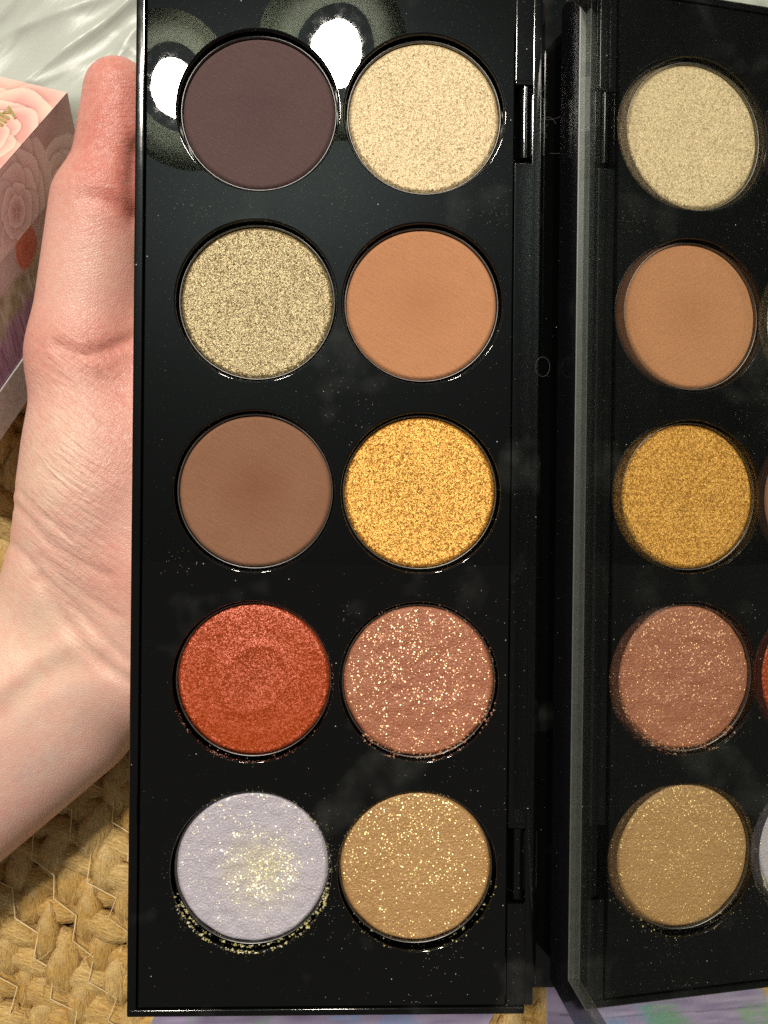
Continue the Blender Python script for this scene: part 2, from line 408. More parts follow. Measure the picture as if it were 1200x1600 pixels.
e1 = un(0, 265, -30 + 13) - A; e2 = un(0, 120, -30 - 7) - A; e3 = (un(126, 253, -30 - 9) - A) / 1.72
gift = empty('gift_box', A + e1 * .8 + e3 * 4.6 + e2 * .5); tag(gift, 'small tipped gift box printed with pink roses, behind the thumb', 'gift box')
def hexa(mb, P, a, b, c, m=0):
    V = [P, P + a, P + a + b, P + b, P + c, P + a + c, P + a + b + c, P + b + c]
    mb.add(V, [[0, 3, 2, 1], [4, 5, 6, 7], [0, 1, 5, 4], [1, 2, 6, 5], [2, 3, 7, 6], [3, 0, 4, 7]], m)
n_top = np.cross(e2, e1); n_top /= np.linalg.norm(n_top)
n_side = np.cross(e1, e3); n_side /= np.linalg.norm(n_side)
if n_top[2] < 0: n_top = -n_top
if n_side @ (TC - A) < 0: n_side = -n_side
L1 = 2.2; L2 = 1.7; L3 = 1.72; L4 = 2.6; L5 = 1.05
mb = MB(); hexa(mb, A - n_side * .02, e1 * L1, e2 * L2, e3 * L3); lidbox = mb.build('lid', M_card, gift, smooth=False)
V, F, C = patch_grid(A, e1 * L1, e2 * L2, 330, 280, art_top, n_top * .06); obj('top_print', V, F, M_print, lidbox, attrs={'col': C})
V, F, C = patch_grid(A, e1 * L1, e3 * L3, 330, 200, art_side, n_side * .06); obj('side_print', V, F, M_print, lidbox, attrs={'col': C})
Bp = A + e3 * L3 - n_side * .7
mb = MB(); hexa(mb, Bp + e1 * .03, e1 * (L1 - .06), e2 * (L2 - .06), e3 * L4); bodybox = mb.build('body', M_card, gift, smooth=False)
V, F, C = patch_grid(Bp + e3 * .06, e1 * L1, e3 * (L4 - .06), 330, 260, art_body, n_side * .06); obj('body_print', V, F, M_print, bodybox, attrs={'col': C})
Cp = Bp + e3 * (L4 + .03) + n_side * .4
mb = MB(); hexa(mb, Cp, e1 * L1, e2 * L2, e3 * L5); mb.build('base_tray', M_card, gift, smooth=False)
# gold script on the lid
M_gold = mat_simple('gold_foil', (.95, .78, .30), .3, .85)
fc = bpy.data.curves.new('lettering', 'FONT'); fc.body = 'illy'; fc.size = 5.6; fc.shear = .45; fc.extrude = .05; fc.offset = .12
fo = bpy.data.objects.new('lettering', fc); COL.objects.link(fo)
me = bpy.data.meshes.new_from_object(fo.evaluated_get(bpy.context.evaluated_depsgraph_get())); bpy.data.objects.remove(fo)
X = -e1 / np.linalg.norm(e1); Y = np.cross(n_top, X)
P = A + e1 * .58 + e2 * .40 + n_top * .25
TV = np.array([P + X * v.co.x + Y * v.co.y + n_top * v.co.z for v in me.vertices])
obj('lettering', TV, [list(p.vertices) for p in me.polygons], M_gold, lidbox, smooth=False)

def card(name, P0, E1, E2, thick, fn, label, cat, n1=130, n2=130):
    P0, E1, E2 = map(lambda a: np.array(a, float), (P0, E1, E2))
    root = empty(name, P0 + (E1 + E2) / 2 - np.array([0, 0, thick])); tag(root, label, cat)
    mb = MB(); hexa(mb, P0 - np.array([0, 0, thick]), E1, E2, np.array([0, 0, thick - .05])); mb.build('board', M_card, root, smooth=False)
    V, F, C = patch_grid(P0, E1, E2, n1, n2, fn); obj('print', V, F, M_print, root, attrs={'col': C})
    return root
card('printed_card', (-70, -176, RUGZ + 4.2), (84, 2, 0), (25, 49.5, 0), 2.0, art_planks, 'purple, blue and green printed card on the rug below the palette', 'card')
card('printed_card', (52, -178, RUGZ + 4.2), (70, -4, 0), (-1, 62, 0), 2.0, lambda x, y: art_planks(x + 40, y - 60) * .8, 'purple printed card on the rug beneath the open lid, its print darkened for shade', 'card')  # print colours dimmed to stand in for the shadow under the lid

# ------------------------------------------------------------------ crumpled plastic bag
def bag_height(x, y):
    h = 5 * vnoise(x + 300, y + 300, 34, 50) + 2.2 * vnoise(x + 300, y, 13, 51)
    for ang, s, amp, sd in ((.62, 17, .8, 52), (.95, 24, .8, 53), (-.55, 27, .7, 54), (.3, 12, .4, 55), (.75, 7, .3, 57)):
        u = x * math.cos(ang + math.pi / 2) + y * math.sin(ang + math.pi / 2); w = x * math.cos(ang) + y * math.sin(ang)
        q = (u + 9 * vnoise(u + 500, w + 500, 30, sd)) / s; f = np.abs(q - np.floor(q) - .5) * 2
        h = h + amp * (1 - f) ** 5 * sstep(vnoise(u + 700, w + 900, 22, sd + 7), .3, .65) * 1.6
    return h
xs = np.linspace(-190, 30, 300); ys = np.linspace(78, 215, 200); gx, gy = np.meshgrid(xs, ys, indexing='ij')
edge = np.minimum.reduce([sstep(gx, -190, -170), 1 - sstep(gx, 10, 30), sstep(gy + 4 * vnoise(gx + 400, gy, 12, 70), 80, 96), 1 - sstep(gy, 195, 215)])
gz = RUGZ + 2 + (6 + bag_height(gx, gy)) * edge
idx = np.arange(gx.size).reshape(gx.shape); n0 = gx.size
V = np.concatenate([np.stack([gx, gy, gz], -1).reshape(-1, 3), np.stack([gx, gy, np.full_like(gz, RUGZ + 1.4)], -1).reshape(-1, 3)[::1]])
F = np.stack([idx[:-1, :-1], idx[1:, :-1], idx[1:, 1:], idx[:-1, 1:]], -1).reshape(-1, 4)
c4 = [idx[0, 0] + n0, idx[0, -1] + n0, idx[-1, -1] + n0, idx[-1, 0] + n0]
t = NT('bag_plastic'); v = t.mm()
wr = t.noise(t.mm(rot=(0, 0, -.75), scale=(.25, 1.6, 1)), .33, 5, .6, .6)[0]
M_bag = t.done(t.pbsdf(Base_Color=t.mix(t.noise(v, .05, 4)[0], (.43, .45, .395), (.49, .51, .455)), Roughness=.36, Specular_IOR_Level=.45, Normal=t.bump(wr, .3, .4)))
Fl = F.tolist() + [c4]
bag = obj('plastic_bag', V, Fl, M_bag, None, origin=(-80, 150, RUGZ + 1.4)); tag(bag, 'crumpled pale grey plastic bag behind the box and the thumb', 'plastic bag')

# ------------------------------------------------------------------ the hand (one continuous surface)
def caps(P, a, b, ra, rb):
    a, b = np.array(a, np.float32), np.array(b, np.float32); ab = b - a
    d = [P[i] - a[i] for i in range(3)]
    tt = np.clip((d[0] * ab[0] + d[1] * ab[1] + d[2] * ab[2]) / float(ab @ ab + 1e-9), 0, 1)
    return np.sqrt(sum((d[i] - tt * ab[i]) ** 2 for i in range(3))) - (ra + tt * (rb - ra))
def smin(a, b, k):
    h = np.clip(.5 + .5 * (b - a) / k, 0, 1)
    return b + (a - b) * h - k * h * (1 - h)
def surface_nets(Fv, org, h):
    ins = Fv < 0; nx, ny, nz = Fv.shape
    cs = [(i, j, k) for i in (0, 1) for j in (0, 1) for k in (0, 1)]
    sl = lambda A_, c: A_[c[0]:nx - 1 + c[0], c[1]:ny - 1 + c[1], c[2]:nz - 1 + c[2]]
    cnt = sum(sl(ins, c).astype(np.int8) for c in cs); act = (cnt > 0) & (cnt < 8)
    I = np.argwhere(act); vid = -np.ones(act.shape, np.int64); vid[act] = np.arange(len(I))
    val = {c: Fv[I[:, 0] + c[0], I[:, 1] + c[1], I[:, 2] + c[2]].astype(float) for c in cs}
    acc = np.zeros((len(I), 3)); num = np.zeros(len(I))
    for a in cs:
        for ax in range(3):
            if a[ax]: continue
            b = list(a); b[ax] = 1; b = tuple(b)
            va, vb = val[a], val[b]; m = (va < 0) != (vb < 0)
            tt = np.where(m, va / np.where(m, va - vb, 1), 0)
            p = np.tile(np.array(a, float), (len(I), 1)); p[:, ax] = tt
            acc[m] += p[m]; num[m] += 1
    V = np.array(org) + h * (I + acc / num[:, None])
    faces = []
    for ax in range(3):
        o1, o2 = (ax + 1) % 3, (ax + 2) % 3
        s0 = [slice(None)] * 3; s1 = [slice(None)] * 3; s0[ax] = slice(0, -1); s1[ax] = slice(1, None)
        E_ = np.argwhere(ins[tuple(s0)] != ins[tuple(s1)])
        E_ = E_[(E_[:, o1] > 0) & (E_[:, o2] > 0) & (E_[:, o1] < Fv.shape[o1] - 1) & (E_[:, o2] < Fv.shape[o2] - 1)]
        q = []
        for d1, d2 in ((-1, -1), (0, -1), (0, 0), (-1, 0)):
            c = E_.copy(); c[:, o1] += d1; c[:, o2] += d2; q.append(vid[c[:, 0], c[:, 1], c[:, 2]])
        q = np.stack(q, 1); inside0 = ins[E_[:, 0], E_[:, 1], E_[:, 2]]
        q[~inside0] = q[~inside0][:, ::-1]; faces.append(q)
    return V, np.concatenate(faces)
H = .9
ax_ = [np.arange(a, b, H, dtype=np.float32) for a, b in ((-150, 66), (-145, 126), (-61.5, -7))]
G = np.meshgrid(*ax_, indexing='ij', sparse=True)
fd = np.array([.777, .63, 0]); fp = np.array([-.63, .777, 0])
fc0 = np.array([-87.8, -56.1, -40.5])
def fa(tpos, off, dz=0): return fc0 + fd * tpos + fp * off + np.array([0, 0, dz])
Fh = caps(G, fa(-75, 13), fa(24, 7.0), 18.5, 14.6)
Fh = smin(Fh, caps(G, fa(-75, -12), fa(26, -11, 1), 18.0, 16.0), 9)
Fh = smin(Fh, caps(G, fa(-75, 0), fa(30, 0, 3), 19, 15.5), 8)
parts = [  # palm and thumb: (a, b, ra, rb, blend)
    ((-57, -18, -34), (-49, 6, -30), 14.5, 15.4, 8),
    ((-49.6, 2, -30), (-52.2, 28, -28), 15.6, 11.6, 6),
    ((-52.6, 28, -28), (-49.2, 58, -25.5), 11.8, 10.3, 4),
    ((-47.3, 58.5, -25.5), (-45.6, 80.2, -23.5), 9.2, 6.9, 2.5),
    ((-44, -34, -36), (-22, -8, -32), 16.5, 17, 8),
    ((-22, -8, -32), (12, 22, -30), 17, 13, 8),
    ((-44, -10, -34), (-24, 36, -30), 16, 12.5, 8),
    ((-36, -14, -35), (-4, 34, -31), 16, 12.5, 8),
]
for a, b, ra, rb, k in parts: Fh = smin(Fh, caps(G, a, b, ra, rb), k)
for chain in ([(-24, 36, -29), (0, 64, -23), (16, 82, -21), (25, 90, -20)], [(-6, 33, -30), (22, 60, -23), (38, 76, -21), (47, 82, -22)],
              [(6, 24, -30), (33, 44, -23), (46, 58, -22), (53, 66, -23)], [(14, 12, -29), (36, 25, -23), (46, 36, -22), (51, 43, -23)]):
    rr = (11, 9.2, 8.2, 7.0) if chain[0][0] < 10 else (10, 8.0, 7.2, 6.2)
    Ff = None
    for i in range(3):
        c = caps(G, chain[i], chain[i + 1], rr[i], rr[i + 1]); Ff = c if Ff is None else smin(Ff, c, 2)
    Fh = smin(Fh, Ff, 3.0)
# the palette presses the palm flat; the rug carries the forearm
inx = np.clip((G[0] + 36.5) / 1.5, 0, 1) * np.clip((91 - np.abs(G[1])) / 1.5, 0, 1)
Fh = np.maximum(Fh, G[2] + 10.6 - 6 * (1 - inx))
Fh = np.maximum(Fh, -(G[2] + 59.3))
Fh = np.maximum(Fh, np.maximum(-(G[0] + 148), -(G[1] + 143)))
HV, HF = surface_nets(Fh, (ax_[0][0], ax_[1][0], ax_[2][0]), H)
for it in range(3):                          # relax the voxel steps
    acc = np.zeros_like(HV); cn = np.zeros(len(HV))
    for a, b in ((0, 1), (1, 2), (2, 3), (3, 0)):
        np.add.at(acc, HF[:, a], HV[HF[:, b]]); np.add.at(acc, HF[:, b], HV[HF[:, a]])
        np.add.at(cn, HF[:, a], 1); np.add.at(cn, HF[:, b], 1)
    HV = .5 * HV + .5 * acc / cn[:, None]
fnr = np.cross(HV[HF[:, 2]] - HV[HF[:, 0]], HV[HF[:, 3]] - HV[HF[:, 1]]); HN = np.zeros_like(HV)
for a in range(4): np.add.at(HN, HF[:, a], fnr)
HN /= np.linalg.norm(HN, axis=1)[:, None] + 1e-9
HQ = proj(HV); up = np.clip(HN[:, 2] * 1.5 + .2, 0, 1)
def pl_dist(Q, pts):
    d = np.full(len(Q), 1e9)
    for a, b in zip(pts[:-1], pts[1:]):
        a, b = np.array(a, float), np.array(b, float); ab = b - a
        tt = np.clip(((Q - a) @ ab) / (ab @ ab), 0, 1); d = np.minimum(d, np.linalg.norm(Q - a - tt[:, None] * ab, axis=1))
    return d
disp = np.zeros(len(HV))
def crease(pts, depth, width): 
    global disp
    disp -= depth * np.exp(-(pl_dist(HQ, pts) / width) ** 2) * up
crease([(58, 905), (95, 962), (132, 1012), (165, 1045), (205, 1068)], .7, 9)
crease([(0, 838), (40, 872), (92, 925), (150, 985), (200, 1035)], .5, 8)
crease([(24, 790), (70, 842), (120, 880), (170, 900)], .45, 6)
crease([(26, 765), (60, 800), (110, 842)], .35, 5)
crease([(60, 870), (110, 915), (190, 965)], .35, 5)
crease([(88, 540), (125, 556), (160, 550), (210, 528)], .8, 9)
crease([(95, 560), (140, 585), (200, 620)], .35, 6)
crease([(215, 345), (190, 322), (165, 312), (135, 306)], .55, 14)
crease([(222, 335), (214, 285), (216, 235)], 1.4, 19)
crease([(0, 1118), (50, 1075), (100, 1045), (160, 1040)], .55, 22)       # hollow beside the tendon
crease([(0, 1075), (60, 1030), (112, 1003)], -.5, 16)                   # tendon
crease([(150, 1000), (190, 960), (215, 900)], -.5, 30)
HV = HV + HN * disp[:, None]
def blob(x, y, rx, ry): return np.exp(-(((HQ[:, 0] - x) / rx) ** 2 + ((HQ[:, 1] - y) / ry) ** 2))
base = np.tile(np.array([.71, .415, .335]), (len(HV), 1))
red = np.clip(.95 * blob(175, 150, 70, 130) + .55 * blob(150, 280, 80, 90) + .5 * blob(120, 540, 90, 60) + .55 * blob(190, 620, 60, 170) + .4 * blob(180, 900, 60, 60) + .9 * blob(212, 290, 45, 60) + .2 * blob(60, 560, 40, 90), 0, 1)  # blotchy redness; the blob beside the tray edge paints in the shade there
base = base + (np.array([.56, .140, .105]) - base) * (red * .9)[:, None]
pale = np.clip(.7 * blob(60, 1040, 110, 110) + .5 * blob(60, 760, 50, 60) + .4 * blob(100, 700, 50, 90) + .4 * blob(30, 930, 80, 70), 0, .8)
base = base + (np.array([.78, .56, .42]) - base) * pale[:, None]
cool = np.clip(.8 * blob(90, 1210, 130, 70), 0, 1)
base = base + (np.array([.66, .45, .37]) - base) * (cool * .7)[:, None]
vein = np.exp(-(pl_dist(HQ, [(135, 1110), (110, 1150), (75, 1190), (30, 1215)]) / 12) ** 2) * .5 + np.exp(-(pl_dist(HQ, [(160, 1075), (105, 1085), (40, 1130)]) / 12) ** 2) * .3
base = base + (np.array([.50, .40, .37]) - base) * (vein * .6)[:, None]
wrk = np.clip(.95 * blob(115, 720, 75, 150) + .5 * blob(130, 560, 70, 60) + .35 * blob(110, 900, 90, 80) + .25 * blob(140, 1000, 60, 40), 0, 1)
thumbline = np.clip(blob(165, 190, 60, 110) + .5 * blob(120, 400, 60, 80), 0, 1)
M1 = np.stack([wrk, thumbline, red], 1)
def mat_skin():
    t = NT('skin'); v = t.mm(); c = t.n('Attribute', attribute_name='col').outputs['Color']
    k = t.n('SeparateColor', {0: t.n('Attribute', attribute_name='msk').outputs['Color']}).outputs
    mott = t.noise(v, .28, 4, .6)[0]
    c = t.mix(t.rng(mott, .36, .68, 0, .42), c, (.72, .30, .25))
    c = t.mix(t.rng(t.noise(v, .9, 3)[0], .4, .75, 0, .18), c, (.86, .66, .52))
    wv = t.noise(t.mm(rot=(0, 0, math.radians(36)), scale=(.17, 1.0, .5)), 1.05, 3, .55, .35)[0]
    wv2 = t.noise(t.mm(rot=(0, 0, math.radians(-52)), scale=(.3, 1.0, .5)), 1.3, 2, .5, .3)[0]
    th = t.noise(t.mm(rot=(0, 0, math.radians(72)), scale=(1.0, .2, .5)), 1.6, 3)[0]
    pore = t.n('TexVoronoi', {'Vector': v, 'Scale': 1.9}, feature='DISTANCE_TO_EDGE').outputs['Distance']
    h = t.math('ADD', t.math('MULTIPLY', t.math('MULTIPLY', t.math('ADD', wv, t.math('MULTIPLY', wv2, .35)), k[0]), 1.5),
               t.math('ADD', t.math('MULTIPLY', t.math('MULTIPLY', th, k[1]), .55), t.math('MULTIPLY', t.math('MINIMUM', pore, .25), .34)))
    nb = t.bump(h, .62, .7)
    return t.done(t.pbsdf(Base_Color=c, Roughness=.40, Specular_IOR_Level=.42, Subsurface_Weight=.09, Subsurface_Radius=(2.4, .8, .45), Subsurface_Scale=.001, Normal=nb))
hand = obj('hand', HV, HF, mat_skin(), None, origin=(-60, -30, -59), attrs={'col': base, 'msk': M1})
tag(hand, 'bare left hand and wrist, palm up, holding the open palette from below', 'hand')

# ------------------------------------------------------------------ the palette
pal = empty('eyeshadow_palette', (0, 0, -10)); tag(pal, 'open black eyeshadow palette with ten round pans and a mirrored lid', 'makeup palette')
X0, X1, YB = -35.0, 34.9, 89.7
ZT = 1.4
PXL, PXR, PY = -33.25, 29.75, 88.2          # inset plate
PITCH, CX = 32.5, 14.2235
centres = [(sx * CX, (2 - r) * PITCH) for r in range(5) for sx in (-1, 1)]
# tray: floor, walls with a rounded rim, hinge ledge
mb = MB()
mb.box(X0 + .2, X1 - .2, -YB + .2, YB - .2, -10, -2.2, .9)
mb.box(X0, PXL - .22, -YB, YB, -9, ZT, .36, seg=3)
mb.box(X0 + .01, 33.0, -YB + .005, -PY - .2, -8.9, ZT + .06, .42, seg=4)
mb.box(X0 + .01, 33.0, PY + .2, YB - .005, -8.9, ZT - .08, .22)
flat_edges(mb.build('tray', M_black, pal))
mb = MB()
for y0, y1 in ((-YB + .3, -70.8), (-57.2, 57.2), (71.2, YB - .3)):
    mb.box(PXR + .16, 33.1, y0, y1, -8.8, .95, .2)
mb.box(33.2, 34.9, -YB + .3, YB - .3, -8.7, -.5, .3)
for y in (-57.2, 71.2): mb.box(PXR + .2, 33, y - .6, y + .3, -8.6, 1.05, .15)
flat_edges(mb.build('hinge_ledge', M_black, pal))
for y0, y1 in ((58.2, 70.6), (-70.2, -58.0)):
    mb = MB(); yy = np.linspace(y0, y1, 5)
    mb.tube([(31.8, y, -.35) for y in yy], 1.15, 14); mb.box(31.9, 35.6, y0 + 1, y1 - 1, -1.9, -.9, .2)
    flat_edges(mb.build('hinge_knuckle', M_black, pal))
mb = MB(); mb.tube([(34.6, y, -1.6) for y in np.linspace(-86, 86, 3)], .95, 12); flat_edges(mb.build('hinge_rod', M_black, pal))
mb = MB(); mb.box(34.2, 44.5, -YB + .1, YB + .6, -10.2, -5.7, .4)
flat_edges(mb.build('hinge_spine', M_black, pal))
# plate with ten holes
bm = bmesh.new()
def loop(pts):
    vs = [bm.verts.new(p) for p in pts]; return [bm.edges.new((vs[i], vs[(i + 1) % len(vs)])) for i in range(len(vs))]
edges = loop([(PXL + .25, -PY + .25, ZT), (PXR - .25, -PY + .25, ZT), (PXR - .25, PY - .25, ZT), (PXL + .25, PY - .25, ZT)])
NA = 112; ang = np.linspace(0, 2 * math.pi, NA, endpoint=False)
RO = 14.17
for cx, cy in centres: edges += loop([(cx + RO * math.cos(a), cy + RO * math.sin(a), ZT) for a in ang])
bmesh.ops.triangle_fill(bm, edges=edges, use_beauty=True, use_dissolve=False, normal=(0, 0, 1))
bm.verts.index_update()
mb = MB(); mb.add([v.co[:] for v in bm.verts], [[v.index for v in f.verts] for f in bm.faces]); bm.free()
for cx, cy in centres:
    V, F = rings([(RO, ZT), (14.03, ZT), (13.99, ZT), (13.89, ZT - .03), (13.79, ZT - .11), (13.73, ZT - .24), (13.7, ZT - .5), (13.7, -1.6)], NA, cx, cy)
    mb.add(V, [f[::-1] for f in F])
V = []
o4 = [(PXL, -PY), (PXR, -PY), (PXR, PY), (PXL, PY)]; i4 = [(PXL + .25, -PY + .25), (PXR - .25, -PY + .25), (PXR - .25, PY - .25), (PXL + .25, PY - .25)]
V = [(x, y, ZT) for x, y in i4] + [(x, y, ZT - .22) for x, y in o4] + [(x, y, -2) for x, y in o4]
mb.add(V, [[a + i, a + (i + 1) % 4, b + (i + 1) % 4, b + i][::-1] for a, b in ((0, 4), (4, 8)) for i in range(4)])
plate = mb.build('plate', M_plate, pal)
bm = bmesh.new(); bm.from_mesh(plate.data); bmesh.ops.remove_doubles(bm, verts=bm.verts[:], dist=1e-6); bmesh.ops.recalc_face_normals(bm, faces=bm.faces[:]); bm.to_mesh(plate.data); bm.free()
flat_edges(plate, 25)
# ten pans
SH = [
 ('deep plum matte eyeshadow', dict(base=(.098, .055, .053), alt=(.084, .044, .045), kind='matte')),
 ('pale champagne shimmer eyeshadow', dict(base=(.52, .385, .205), alt=(.54, .39, .215), kind='shimmer', flake=(.94, .78, .53), amt=.21, amp=1.0, cell=5.2, grain=.40)),
 ('olive gold metallic eyeshadow', dict(base=(.20, .142, .062), kind='shimmer', flake=(.78, .65, .40), amt=.27, amp=1.25, cell=4.8, grain=.33, lean=.15)),
 ('warm peach brown matte eyeshadow', dict(base=(.475, .215, .102), alt=(.405, .170, .078), kind='matte')),
 ('mid brown matte eyeshadow', dict(base=(.245, .118, .066), alt=(.190, .074, .038), kind='matte')),
 ('bright yellow gold metallic eyeshadow', dict(base=(.43, .175, .025), kind='shimmer', flake=(.98, .58, .17), amt=.33, amp=1.3, cell=4.8, grain=.32, lean=.15)),
 ('burnt orange satin eyeshadow with a finger swirl', dict(base=(.33, .046, .007), alt=(.27, .040, .007), kind='shimmer', flake=(1.0, .36, .28), amt=.12, amp=1.0, cell=5.2, grain=.28, lean=.10, spark_in=(0, 8, 20))),
 ('copper eyeshadow with gold glitter flakes', dict(base=(.36, .120, .055), alt=(.32, .098, .050), kind='glitter', flake=(1.0, .63, .36), amt=.27, thr=.48, amp=1.05, cell=5.0, gl=.1, spark_in=(-2, 7, 15), lean=.25)),
 ('pale lilac eyeshadow with yellow glitter rubbed in its middle', dict(base=(.50, .455, .52), alt=(.45, .39, .40), kind='glitter', flake=(1.0, .88, .36), amt=.34, thr=.38, amp=.62, cell=4.9, gl=.1, spark_in=(1.5, -1, 8.5), lean=.5, grad=2.6)),
 ('golden tan eyeshadow with fine glitter', dict(base=(.42, .228, .080), alt=(.45, .25, .09), kind='glitter', flake=(1.0, .80, .38), amt=.28, thr=.44, amp=1.0, cell=5.2, gl=.1, spark_in=(0, 9, 18), lean=.3)),
]
SHIFT = [(0, 0), (0, -.05), (.0, 0), (-.1, .05), (0, 0), (-.1, .1), (.05, .15), (.05, -.05), (.1, .32), (-.2, .32)]
for i, ((cx, cy), (lab, kw)) in enumerate(zip(centres, SH)):
    cx += SHIFT[i][0]; cy += SHIFT[i][1]
    V, F = rings([(13.05, -.3), (13.12, .12), (13.2, .2), (13.3, .2), (13.36, .1), (13.36, -1.5)], 96, cx, cy)
    pan = obj('pan', V, [f[::-1] for f in F], M_tin, pal, origin=(cx, cy, -1.5))
    # powder with a slightly worn, uneven surface
    nr = 40; P = [(.001 + 13.0 * (k / (nr - 1)) ** .75, 0) for k in range(nr)]
    V, F = rings(P, 96, 0, 0); V = np.array(V); rr = np.hypot(V[:, 0], V[:, 1])
    z = .10 - .55 * sstep(rr, 12.55, 13.0)
    dip = {0: .05, 3: .12, 4: .2, 6: .55, 7: .25, 8: .35, 9: .12}.get(i, .06)
    bx, by = ((0, 0), (1.5, 1), (1, -1))[i % 3]
    z = z - dip * np.exp(-((V[:, 0] - bx) ** 2 + (V[:, 1] - by) ** 2) / 40) * (1 - sstep(rr, 9, 12.4))
    if i == 6: z = z + .16 * np.exp(-((rr - 5.6 - .6 * np.sin(2 * np.arctan2(V[:, 1], V[:, 0]))) / .8) ** 2) - .1 * np.exp(-((rr - 8.2) / 1.2) ** 2)
    if i in (7, 8): z = z + .22 * (vnoise(V[:, 0] + 50, V[:, 1] + 50, 1.3, i) - .5) * sstep(rr, 0, 3)
    z = z + .10 * (vnoise(V[:, 0] + 90, V[:, 1] + 90, 2.6, 60 + i) - .5)
    wob = 1 + (.012 if i in (8, 9, 7) else .004) * (vnoise(np.arctan2(V[:, 1], V[:, 0]) * 6 + 40, V[:, 0] * 0 + 3, 1, 80 + i) - .5) * sstep(rr, 11, 13)
    V[:, :2] *= wob[:, None]; V[:, 2] = z
    F = list(F) + [list(range(96))[::-1]]
    V = V + np.array([cx, cy, 0])
    pw = obj('powder', V, [f for f in F], powder_mat('powder_' + '_'.join(lab.split()[:3]), **kw), pan, origin=(cx, cy, 0)); pw['label'] = lab
# crumbs and glitter fallout
def specks(name, items, parent, label):
    V = []; F = []; C = []
    for x, y, z, s, c in items:
        n = len(V); a0 = random.uniform(0, 6.28)
        pts = [(x + s * random.uniform(.6, 1.2) * math.cos(a0 + q), y + s * random.uniform(.6, 1.2) * math.sin(a0 + q), z - s * .3) for q in (0, 2.1, 4.2)]
        pts.append((x + random.uniform(-.3, .3) * s, y + random.uniform(-.3, .3) * s, z + s * random.uniform(.3, .9)))
        V += pts; F += [[n, n + 1, n + 3], [n + 1, n + 2, n + 3], [n + 2, n, n + 3], [n, n + 2, n + 1]]; C += [c] * 4
    o = obj(name, V, F, M_speck, parent, smooth=False, attrs={'col': np.array(C)}); tag(o, kind='stuff'); o['label'] = label; return o
M_speck = attr_mat('glitter_speck', .3, None, Metallic=.55)
it = []
def onplate(x, y):
    return PXL + .4 < x < PXR - .3 and abs(y) < PY - .4 and all(math.hypot(x - a, y - b) > 13.9 for a, b in centres)
pale = [(.9, .85, .75), (.85, .7, .55), (.8, .5, .35), (.95, .9, .7)]
def cluster(n, px, py, sp, smax=.14, cols=pale):
    c = un(px, py, ZT)
    for _ in range(n):
        x, y = c[0] + random.gauss(0, sp[0]), c[1] + random.gauss(0, sp[1])
        if onplate(x, y): it.append((x, y, ZT + .02, random.uniform(.035, smax), random.choice(cols)))
for a in ((60, 300, 320, (3.0, 2.0)), (22, 330, 70, (2.5, 1.5)), (24, 535, 310, (1.6, 2.5)), (26, 560, 360, (2.5, 2.5)), (30, 775, 330, (2.0, 1.5)), (22, 770, 300, (2, 2)),
          (16, 530, 600, (3, 3)), (18, 560, 640, (3, 2)), (12, 780, 560, (1.5, 6)), (22, 275, 880, (2.2, 1.8)), (18, 545, 960, (1.5, 2)), (25, 740, 950, (4, 2)), (60, 525, 1380, (1.3, 6)),
          (30, 700, 1495, (4, 2.5)), (22, 560, 1450, (2, 2)), (26, 460, 1250, (5, 2)), (20, 720, 1240, (5, 3)), (25, 790, 1200, (1, 12)), (20, 620, 1560, (12, 1)), (10, 665, 1570, (1, .8)), (30, 540, 640, (4, 3)), (14, 250, 640, (2, 10))): cluster(*a)
for _ in range(330):
    x, y = random.uniform(PXL, PXR), random.uniform(-PY, PY)
    if onplate(x, y): it.append((x, y, ZT + .02, random.uniform(.03, .09), random.choice(pale)))
for _ in range(90): it.append((random.uniform(30.2, 33), random.uniform(-88, 88), .97, random.uniform(.04, .1), random.choice(pale)))
specks('glitter_fallout', it, pal, 'tiny pale glitter specks scattered on the black plate')
it = []
def gapcrumbs(i, n, a0, a1, cols, smax=.28, rmin=13.15, rmax=13.95):
    cx, cy = centres[i]
    for _ in range(n):
        a = math.radians(random.uniform(a0, a1)); r = random.uniform(rmin, rmax)
        if random.random() > .25 + 1.1 * abs(math.sin(a * 3.3 + i) * math.sin(a * 7.1 + 2 * i)): continue
        z = .2 if r < 13.5 else (ZT - .15 if r < 13.75 else ZT)
        it.append((cx + r * math.cos(a), cy + r * math.sin(a), z + random.uniform(0, .15), max(.05, smax * 1.25 * random.random() ** 2), random.choice(cols)))
gold = [(.85, .78, .35), (.95, .88, .5), (.6, .52, .2), (.9, .85, .65)]
cop = [(.8, .42, .25), (.9, .6, .4), (.6, .25, .14), (.95, .75, .5)]
gapcrumbs(8, 620, 195, 350, gold, .32); gapcrumbs(8, 110, -30, 50, gold, .2); gapcrumbs(8, 90, 50, 140, gold, .14, 13.3, 14.2); gapcrumbs(8, 120, 150, 400, gold, .09, 13.7, 15.2)
gapcrumbs(9, 150, 215, 350, gold, .2); gapcrumbs(9, 60, 60, 170, gold, .12, 13.4, 14)
gapcrumbs(7, 480, 225, 345, cop, .26, 12.6, 13.8); gapcrumbs(7, 150, -15, 160, cop, .18, 12.9, 13.7)
gapcrumbs(6, 260, 200, 300, [(.75, .28, .18), (.9, .45, .35), (.95, .7, .55)], .15, 13.45, 13.95); gapcrumbs(6, 60, 300, 380, cop, .12, 13.4, 13.9)
for i in (1, 2, 5): gapcrumbs(i, 50, 0, 360, gold, .09, 13.35, 13.95)
for i in (0, 3, 4): gapcrumbs(i, 40, 0, 360, cop, .08, 13.35, 13.9)
